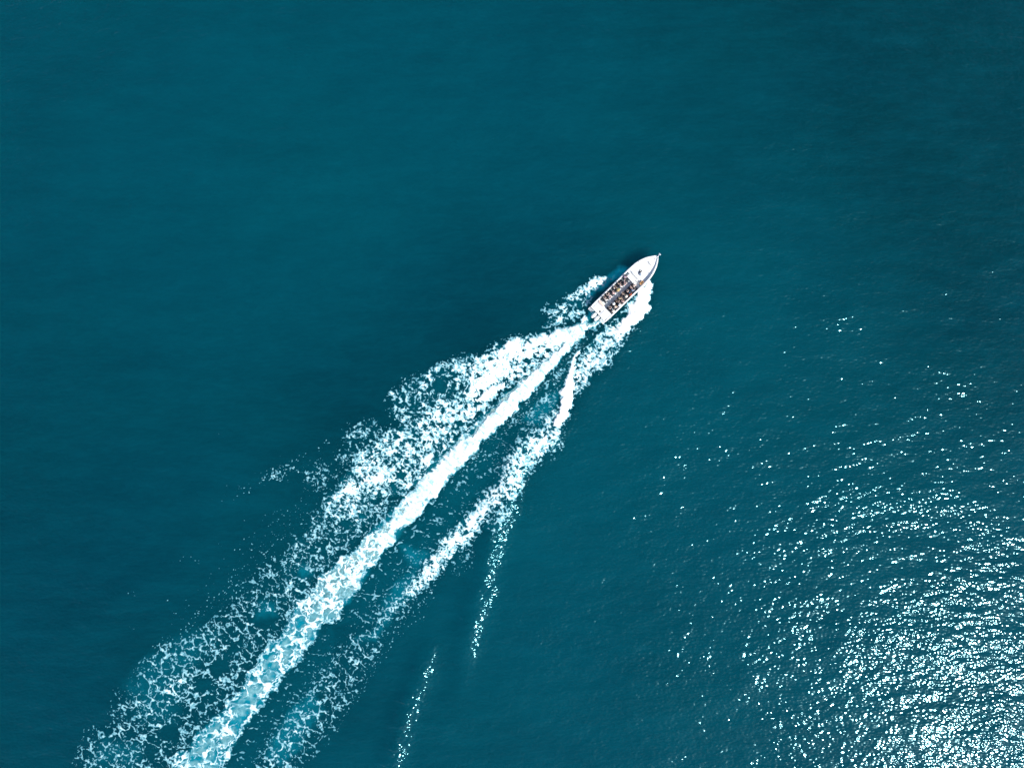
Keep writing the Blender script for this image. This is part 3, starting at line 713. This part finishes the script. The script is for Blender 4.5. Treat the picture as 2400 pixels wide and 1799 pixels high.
for s in (-1, 1): tube(bm, [(10.9, s * .78, sheer(10.9)), (11.0, s * .74, sheer(11) + .16), (11.6, s * .32, sheer(11.6) + .16), (11.75, s * .16, sheer(11.75))], .014, 6)
obj('bow_rail', bm, steel, boat)
# tan side locker with dark pad, starboard
bm = bmesh.new(); box(bm, (7.62, -1.14, 1.02), (.62, .34, .26), .03); lk = obj('side_locker', bm, tanm, boat)
bm = bmesh.new(); box(bm, (7.66, -1.20, 1.165), (.44, .14, .05), .02); obj('pad', bm, mat('brown_pad', (.035, .02, .01), .6, .2), lk)
# stern: locker lid, dark hatch, grey strip, pads
bm = bmesh.new(); box(bm, (1.44, .78, .93), (.34, 1.0, .26), .03); obj('aft_locker', bm, mat('pinkish_vinyl', (.80, .60, .50), .5, .18, 5), boat)
bm = bmesh.new(); box(bm, (1.20, .78, 1.0), (.09, 1.06, .05), .015); obj('locker_seam', bm, mat('seam_grey', (.46, .44, .48), .5, .1), boat)
bm = bmesh.new(); box(bm, (.44, .06, sheer(.4) - .02), (.28, .26, .05), .02); obj('engine_hatch', bm, mat('hatch_dark', (.10, .10, .10), .5, .3, 20), boat)
bm = bmesh.new(); box(bm, (.62, -.72, sheer(.6) - .015), (.95, 1.0, .06), .03); obj('sun_pad', bm, gel, boat)
bm = bmesh.new(); box(bm, (.62, .78, sheer(.6) - .015), (.95, .9, .06), .03); obj('sun_pad', bm, gel, boat)
# slatted swim platforms
for s in (-1, 1):
    bm = bmesh.new()
    for y in (-.36, .36): box(bm, (-.24, s * 1.17 + y, .55), (.46, .06, .06), .01)
    for k in range(4): box(bm, (-.055 - k * .125, s * 1.17, .556), (.065, .66, .05), .01)
    for y in (-.25, .25): tube(bm, [(-.03, s * 1.17 + y, .25), (-.38, s * 1.17 + y, .52)], .02, 6)
    obj('swim_platform', bm, gel, boat)
# twin outboards
for s in (-1, 1):
    y = s * .31
    bm = bmesh.new()
    v = ellipsoid(bm, (-.52, y, .93), (.54, .29, .30), 20, 14)
    for vv in bm.verts:
        if vv.co.z < .82: vv.co.z = .82 - (.82 - vv.co.z) * .5
        if vv.co.x > -.3: vv.co.x = -.3 + (vv.co.x + .3) * .7
    en = obj('outboard_engine', bm, gel, boat)
    bm = bmesh.new(); box(bm, (-.48, y, .35), (.26, .12, .95), .04); box(bm, (-.62, y, .02), (.42, .26, .03), .01); ellipsoid(bm, (-.5, y, -.22), (.34, .07, .08)); obj('lower_leg', bm, gel, en)
    bm = bmesh.new(); box(bm, (-.14, y, .72), (.22, .22, .34), .03); obj('mount_bracket', bm, black, en)
    bm = bmesh.new()
    for k in range(3):
        a = k * 2.094; ellipsoid(bm, (-.88, y + .09 * math.cos(a), -.22 + .09 * math.sin(a)), (.02, .09, .045), 10, 6)
    obj('propeller', bm, steel, en)
    bm = bmesh.new(); box(bm, (-.93, y, .88), (.08, .16, .05), .015); obj('vent', bm, black, en)
# transverse bench seats
PORT_ROWS = [6.42 - .72 * k for k in range(7)]
STAR_ROWS = [6.50 - .69 * k for k in range(8)]
SEAT_Z = FL + .44
for xs, y0, w in ((PORT_ROWS, .87, .98), (STAR_ROWS, -.80, 1.12)):
    for x in xs:
        bm = bmesh.new(); box(bm, (x, y0, FL + .17), (.34, w * .9, .34), .02); be = obj('bench', bm, navy, boat)
        bm = bmesh.new(); box(bm, (x + .01, y0, FL + .39), (.42, w, .10), .03); obj('seat_cushion', bm, navy, be)
        bm = bmesh.new(); box(bm, (x - .24, y0, FL + .62), (.08, w, .44), .03, (-.12, 'Y') and None); obj('backrest', bm, navy, be)

# things lying on the foredeck
def boat_pt(x, y, z): return boat.matrix_basis @ Vector((x, y, z))
bag = empty('duffel_bag', boat_pt(8.36, -.10, sheer(8.3) - .44), BOAT_ROT + 1.2)
tag(bag, 'small grey blue duffel bag lying on the white foredeck', 'bag')
bm = bmesh.new(); ellipsoid(bm, (0, 0, .14), (.30, .17, .15), 20, 12)
for v in bm.verts: v.co.z = max(v.co.z, .01)
obj('bag_body', bm, mat('grey_blue_cloth', (.30, .38, .50), .8, .2, 14, .01), bag)
bm = bmesh.new(); tube(bm, [(-.12, -.16, .12), (-.08, -.06, .33), (.08, -.06, .33), (.12, -.16, .12)], .014, 6); tube(bm, [(-.12, .16, .12), (-.08, .06, .32), (.08, .06, .32), (.12, .16, .12)], .014, 6); obj('strap', bm, black, bag)
bm = bmesh.new(); ellipsoid(bm, (.22, .0, .16), (.10, .15, .13), 14, 8); obj('side_pocket', bm, mat('dark_navy_cloth', (.01, .015, .035), .8, .2, 14), bag)
bm = bmesh.new()
pts = [((.17 + .012 * math.sin(t * 1.7)) * math.cos(t), (.17 + .015 * math.cos(t * 1.3)) * math.sin(t), .02 + .012 * (t / 2.1)) for t in np.linspace(0, 6.28 * 3.1, 80)]
pts += [(.3, -.1, .02), (.42, -.28, .02), (.50, -.50, .02)]
tube(bm, pts, .016, 6)
ro = obj('mooring_rope', bm, mat('dark_rope', (.03, .03, .035), .9, .4, 60), None)
ro.location = boat_pt(8.72, .18, sheer(8.6) - .44); ro.rotation_euler = (0, 0, BOAT_ROT - .6)
tag(ro, 'thin dark coil of mooring rope on the white foredeck beside the bag', 'rope')
bm = bmesh.new()
ellipsoid(bm, (0, 0, .10), (.11, .11, .11), 16, 10); tube(bm, [(0, 0, .19), (0, 0, .25)], .03)
fb = obj('mooring_buoy', bm, black, None); fb.location = boat_pt(8.62, .12, sheer(8.6) - .42)
tag(fb, 'small round black buoy inside the rope coil on the foredeck', 'buoy')

# ================================================================ passengers
def skin_mesh(verts, radii, edges, sub=1):
    me = bpy.data.meshes.new('tmp'); me.from_pydata([tuple(v) for v in verts], edges, [])
    o = bpy.data.objects.new('tmp', me); COL.objects.link(o)
    md = o.modifiers.new('s', 'SKIN'); md.use_smooth_shade = True
    sl_ = me.skin_vertices[0].data
    for i, r in enumerate(radii):
        sl_[i].radius = (r, r) if isinstance(r, (int, float)) else r
    sl_[0].use_root = True
    if sub:
        sd_ = o.modifiers.new('d', 'SUBSURF'); sd_.levels = sub; sd_.render_levels = sub
    bpy.context.view_layer.update()
    dg = bpy.context.evaluated_depsgraph_get()
    out = bpy.data.meshes.new_from_object(o.evaluated_get(dg))
    bpy.data.objects.remove(o); bpy.data.meshes.remove(me)
    return out
def join(parts):
    bm = bmesh.new()
    for p in parts:
        if isinstance(p, bpy.types.Mesh): bm.from_mesh(p); bpy.data.meshes.remove(p)
        else:
            t = bpy.data.meshes.new('t'); p.to_mesh(t); p.free(); bm.from_mesh(t); bpy.data.meshes.remove(t)
    return bm

def person_meshes(pose):
    """seated figure; origin at the seat top under the pelvis, facing +X. Returns body, shirt, trousers, hair, hat meshes"""
    lean, side, twist, arms = pose
    def sp(z, x=0, y=0):                               # bend the trunk
        k = max(z - .08, 0)
        c, s_ = math.cos(twist * min(k * 1.6, 1)), math.sin(twist * min(k * 1.6, 1))
        return Vector((x * c - y * s_ + lean * k, x * s_ + y * c + side * k, z))
    V = [sp(.10), sp(.26, -.01), sp(.42, .0), sp(.50, -.01), sp(.585, .0), sp(.64, .012)]
    R = [(.135, .105), (.125, .09), (.15, .10), (.13, .085), .052, .05]
    E = [(0, 1), (1, 2), (2, 3), (3, 4), (4, 5)]
    def chain(start, pts, rad):
        p = start
        for q, r in zip(pts, rad):
            V.append(Vector(q)); R.append(r); E.append((p, len(V) - 1)); p = len(V) - 1
        return p
    hands = []
    wr = {}
    for s in (-1, 1):
        chain(0, [(.05, s * .09, .09), (.42, s * (.13), .09), (.45, s * .13, -.16), (.44, s * .13, -.37), (.58, s * .15, -.41)], [.085, .062, .056, .04, .038])
        a = arms[0 if s < 0 else 1]
        sh = sp(.515, 0, s * .165)
        if a == 'lap': el, w_ = sp(.27, .06, s * .23), Vector((.28, s * .11, .17))
        elif a == 'knee': el, w_ = sp(.27, .12, s * .25), Vector((.36, s * .15, .185))
        elif a == 'rail': el, w_ = sp(.34, .12, s * .36), Vector((.30, s * .42, .42))
        elif a == 'up': el, w_ = sp(.52, .16, s * .30), sp(.72, .10, s * .16)
        else: el, w_ = sp(.30, .16, s * .22), Vector((.38, s * .10, .36))
        chain(3, [sh, el, w_], [.058, .043, .030])
        d = (w_ - el).normalized(); up = Vector((0, 0, 1)); la = d.cross(up)
        la = la.normalized() if la.length > .05 else Vector((0, 1, 0))
        nrm = la.cross(d).normalized()
        palm = w_ + d * .055
        chain(len(V) - 1, [palm], [(.040, .018)])
        hands.append((w_, d, la, nrm, s, palm))
    body = skin_mesh(V, R, E, 1)
    parts = [body]
    for w_, d, la, nrm, s, palm in hands:              # four unequal bent fingers and a thumb from the side of the palm
        for k, ln in enumerate((.068, .078, .073, .058)):
            b0 = palm + la * (.027 - .018 * k) - d * .005
            p1 = b0 + d * ln * .5 - nrm * .006; p2 = p1 + d * ln * .35 - nrm * .018; p3 = p2 + d * ln * .2 - nrm * .022
            parts.append(skin_mesh([b0, p1, p2, p3], [.009, .0088, .008, .0068], [(0, 1), (1, 2), (2, 3)], 0))
        tb = w_ + d * .02 + la * (.03 * s)
        parts.append(skin_mesh([tb, tb + d * .028 + la * .022 * s, tb + d * .055 + la * .026 * s - nrm * .01], [.012, .0105, .008], [(0, 1), (1, 2)], 0))
    hc = sp(.735, .03)
    hb = bmesh.new()
    ellipsoid(hb, (0, 0, 0), (.098, .078, .118), 20, 16)
    for v in hb.verts:                                 # jaw narrows, face flattens
        if v.co.z < -.03: v.co.y *= 1 - .9 * (-.03 - v.co.z) / .12; v.co.x += .012
        if v.co.x > .07: v.co.x = .07 + (v.co.x - .07) * .6
    ellipsoid(hb, (.096, 0, -.018), (.020, .012, .022), 8, 6)          # nose
    ellipsoid(hb, (.082, 0, -.062), (.010, .024, .007), 8, 6)          # lips
    for s in (-1, 1):
        ellipsoid(hb, (0, s * .080, -.012), (.018, .010, .030), 8, 6)  # ears
        ellipsoid(hb, (.078, s * .030, .004), (.012, .014, .008), 8, 6)  # eyes
    yaw = twist * 1.3
    bmesh.ops.rotate(hb, verts=hb.verts, cent=(0, 0, 0), matrix=Matrix.Rotation(yaw, 3, 'Z'))
    bmesh.ops.translate(hb, verts=hb.verts, vec=hc)
    parts.append(hb)
    out = {'body': join(parts)}
    # shirt with short sleeves
    V = [sp(.13), sp(.27, -.01), sp(.42), sp(.52, -.008)]; R = [(.155, .125), (.142, .11), (.168, .118), (.135, .09)]; E = [(0, 1), (1, 2), (2, 3)]
    for s in (-1, 1):
        a = arms[0 if s < 0 else 1]
        el = {'lap': sp(.27, .06, s * .23), 'knee': sp(.27, .12, s * .25), 'rail': sp(.34, .12, s * .36), 'up': sp(.52, .16, s * .30)}.get(a, sp(.30, .16, s * .22))
        sh = sp(.515, 0, s * .165); mid = sh.lerp(el, .62)
        i = len(V); V += [sh, mid]; R += [.072, .060]; E += [(3, i), (i, i + 1)]
    out['shirt'] = join([skin_mesh(V, R, E, 1)])
    V = [Vector((-.02, 0, .10)), Vector((.02, 0, .09))]; R = [(.15, .12), (.14, .11)]; E = [(0, 1)]
    for s in (-1, 1):
        i = len(V); V += [Vector((.07, s * .10, .095)), Vector((.36, s * .13, .092))]; R += [.098, .082]; E += [(1, i), (i, i + 1)]
    out['trousers'] = join([skin_mesh(V, R, E, 1)])
    hb = bmesh.new(); ellipsoid(hb, (-.012, 0, .018), (.108, .090, .122), 20, 16)
    rnd = random.Random(3)
    for v in hb.verts: v.co *= 1 + rnd.uniform(-.03, .05)
    bmesh.ops.delete(hb, geom=[v for v in hb.verts if v.co.z < -.02 and v.co.x > -.03 or v.co.z < -.085 or (v.co.x > .06 and v.co.z < .045)], context='VERTS')
    bmesh.ops.rotate(hb, verts=hb.verts, cent=(0, 0, 0), matrix=Matrix.Rotation(yaw, 3, 'Z')); bmesh.ops.translate(hb, verts=hb.verts, vec=hc)
    out['hair'] = hb
    hb = bmesh.new(); prof = [(.0, .145), (.07, .14), (.100, .115), (.108, .055), (.16, .045), (.215, .035), (.215, .030), (.10, .045)]
    rings = []
    for r, z in prof:
        rings.append([hb.verts.new((max(r, .001) * math.cos(t) - .01, max(r, .001) * math.sin(t) * .93, z)) for t in [k * math.pi / 12 for k in range(24)]])
    for A, B in zip(rings, rings[1:]):
        for k in range(24): hb.faces.new((A[k], A[(k + 1) % 24], B[(k + 1) % 24], B[k]))
    bmesh.ops.rotate(hb, verts=hb.verts, cent=(0, 0, 0), matrix=Matrix.Rotation(yaw, 3, 'Z')); bmesh.ops.translate(hb, verts=hb.verts, vec=hc)
    out['hat'] = hb
    res = {}
    for k, b_ in out.items():
        bmesh.ops.recalc_face_normals(b_, faces=b_.faces)
        me = bpy.data.meshes.new('passenger_' + k); b_.to_mesh(me); b_.free()
        me.polygons.foreach_set('use_smooth', [True] * len(me.polygons)); me.materials.append(None); res[k] = me
    return res
POSES = [person_meshes(p) for p in ((.05, .0, .0, ('lap', 'lap')), (.28, .05, .25, ('knee', 'knee')), (-.05, -.12, -.45, ('lap', 'rail')), (.10, .10, .5, ('phone', 'up')))]
SKIN = [mat('skin_light', (.84, .64, .57), .5, .06), mat('skin_tan', (.62, .45, .38), .5, .06), mat('skin_brown', (.26, .16, .12), .5, .06)]
HAIR = {'black': mat('black_hair', (.008, .007, .007), .45, .3, 30), 'brown': mat('brown_hair', (.06, .03, .015), .5, .3, 30), 'blonde': mat('blonde_hair', (.50, .34, .15), .5, .2, 30)}
CM = {}
def cloth(name, c):
    if name not in CM: CM[name] = mat(name.replace(' ', '_') + '_cloth', c, .85, .22, 11, .004)
    return CM[name]
C_ = {'black': (.012, .012, .014), 'navy': (.012, .02, .06), 'white': (.80, .80, .80), 'pink': (.80, .42, .42), 'purple': (.22, .16, .42), 'grey': (.25, .26, .28),
      'bright blue': (.03, .26, .55), 'teal': (.01, .16, .22), 'khaki': (.48, .38, .18), 'beige': (.78, .68, .58), 'mustard': (.66, .42, .10), 'red brown': (.28, .06, .03), 'pale blue': (.35, .55, .70), 'charcoal': (.04, .045, .05)}
# (side, row from the bow, seat, shirt, trousers, hair or hat, skin, pose)
PEOPLE = [
 ('port', 0, 'gunwale', 'purple', 'white', 'black', 1, 3), ('port', 1, 'aisle', 'pink', 'black', 'brown', 0, 2),
 ('port', 2, 'gunwale', 'black', 'charcoal', 'black', 1, 3), ('port', 2, 'aisle', 'white', 'pink', 'black', 0, 1),
 ('port', 3, 'gunwale', 'white', 'navy', 'black', 1, 0), ('port', 3, 'aisle', 'mustard', 'white', 'khaki hat', 0, 1),
 ('port', 4, 'aisle', 'pink', 'white', 'black', 0, 1),
 ('port', 5, 'gunwale', 'black', 'black', 'black', 1, 0), ('port', 5, 'aisle', 'white', 'pink', 'black', 0, 2),
 ('port', 6, 'gunwale', 'teal', 'navy', 'black', 1, 0), ('port', 6, 'aisle', 'white', 'white', 'black', 0, 1),
 ('starboard', 0, 'aisle', 'beige', 'white', 'brown', 0, 2),
 ('starboard', 1, 'aisle', 'red brown', 'pink', 'brown', 0, 1), ('starboard', 1, 'gunwale', 'bright blue', 'white', 'black', 1, 3),
 ('starboard', 2, 'aisle', 'navy', 'charcoal', 'black', 1, 0), ('starboard', 2, 'gunwale', 'black', 'bright blue', 'red brown hat', 0, 2),
 ('starboard', 3, 'aisle', 'black', 'black', 'black', 1, 1), ('starboard', 3, 'gunwale', 'charcoal', 'black', 'beige hat', 0, 0),
 ('starboard', 4, 'aisle', 'khaki', 'black', 'brown', 1, 3), ('starboard', 4, 'gunwale', 'pink', 'black', 'brown', 0, 0),
 ('starboard', 5, 'aisle', 'black', 'charcoal', 'black', 2, 0), ('starboard', 5, 'gunwale', 'black', 'white', 'white hat', 1, 2),
 ('starboard', 6, 'aisle', 'charcoal', 'black', 'white hat', 2, 1), ('starboard', 6, 'gunwale', 'beige', 'black', 'blonde', 0, 3),
 ('starboard', 7, 'aisle', 'navy', 'black', 'black', 1, 0), ('starboard', 7, 'gunwale', 'black', 'pale blue', 'beige hat', 0, 2),
]
ORD = ['front', 'second', 'third', 'fourth', 'fifth', 'sixth', 'seventh', 'rear']
rr = random.Random(8)
def put(name, me, m_, parent):
    o = bpy.data.objects.new(name, me); COL.objects.link(o); o.parent = parent
    o.material_slots[0].link = 'OBJECT'; o.material_slots[0].material = m_
    return o
for side_, row, seat, shirt, tr, top, skn, pz in PEOPLE:
    xs = (PORT_ROWS if side_ == 'port' else STAR_ROWS)[row]
    y = {('port', 'gunwale'): 1.12, ('port', 'aisle'): .60, ('starboard', 'aisle'): -.50, ('starboard', 'gunwale'): -1.06}[(side_, seat)]
    p = boat_pt(xs + rr.uniform(-.05, .09), y + rr.uniform(-.10, .10), SEAT_Z - .005)
    pe = empty('person', p, BOAT_ROT + rr.uniform(-.45, .45))
    where = 'front' if row == 0 else ('rear' if (side_ == 'port' and row == 6) or row == 7 else ORD[row])
    hd = f'{top}' if 'hat' in top else f'{top} hair'
    tag(pe, f'person in {shirt} shirt with {hd}, {where} {side_} row, {seat} seat', 'person', 'passengers seated in the speedboat')
    M = POSES[pz]
    put('body', M['body'], SKIN[skn], pe)
    put('shirt', M['shirt'], cloth(shirt, C_[shirt]), pe)
    put('trousers', M['trousers'], cloth(tr, C_[tr]), pe)
    if 'hat' in top: put('hat', M['hat'], cloth(top[:-4], C_[top[:-4]]), pe)
    else: put('hair', M['hair'], HAIR[top], pe)
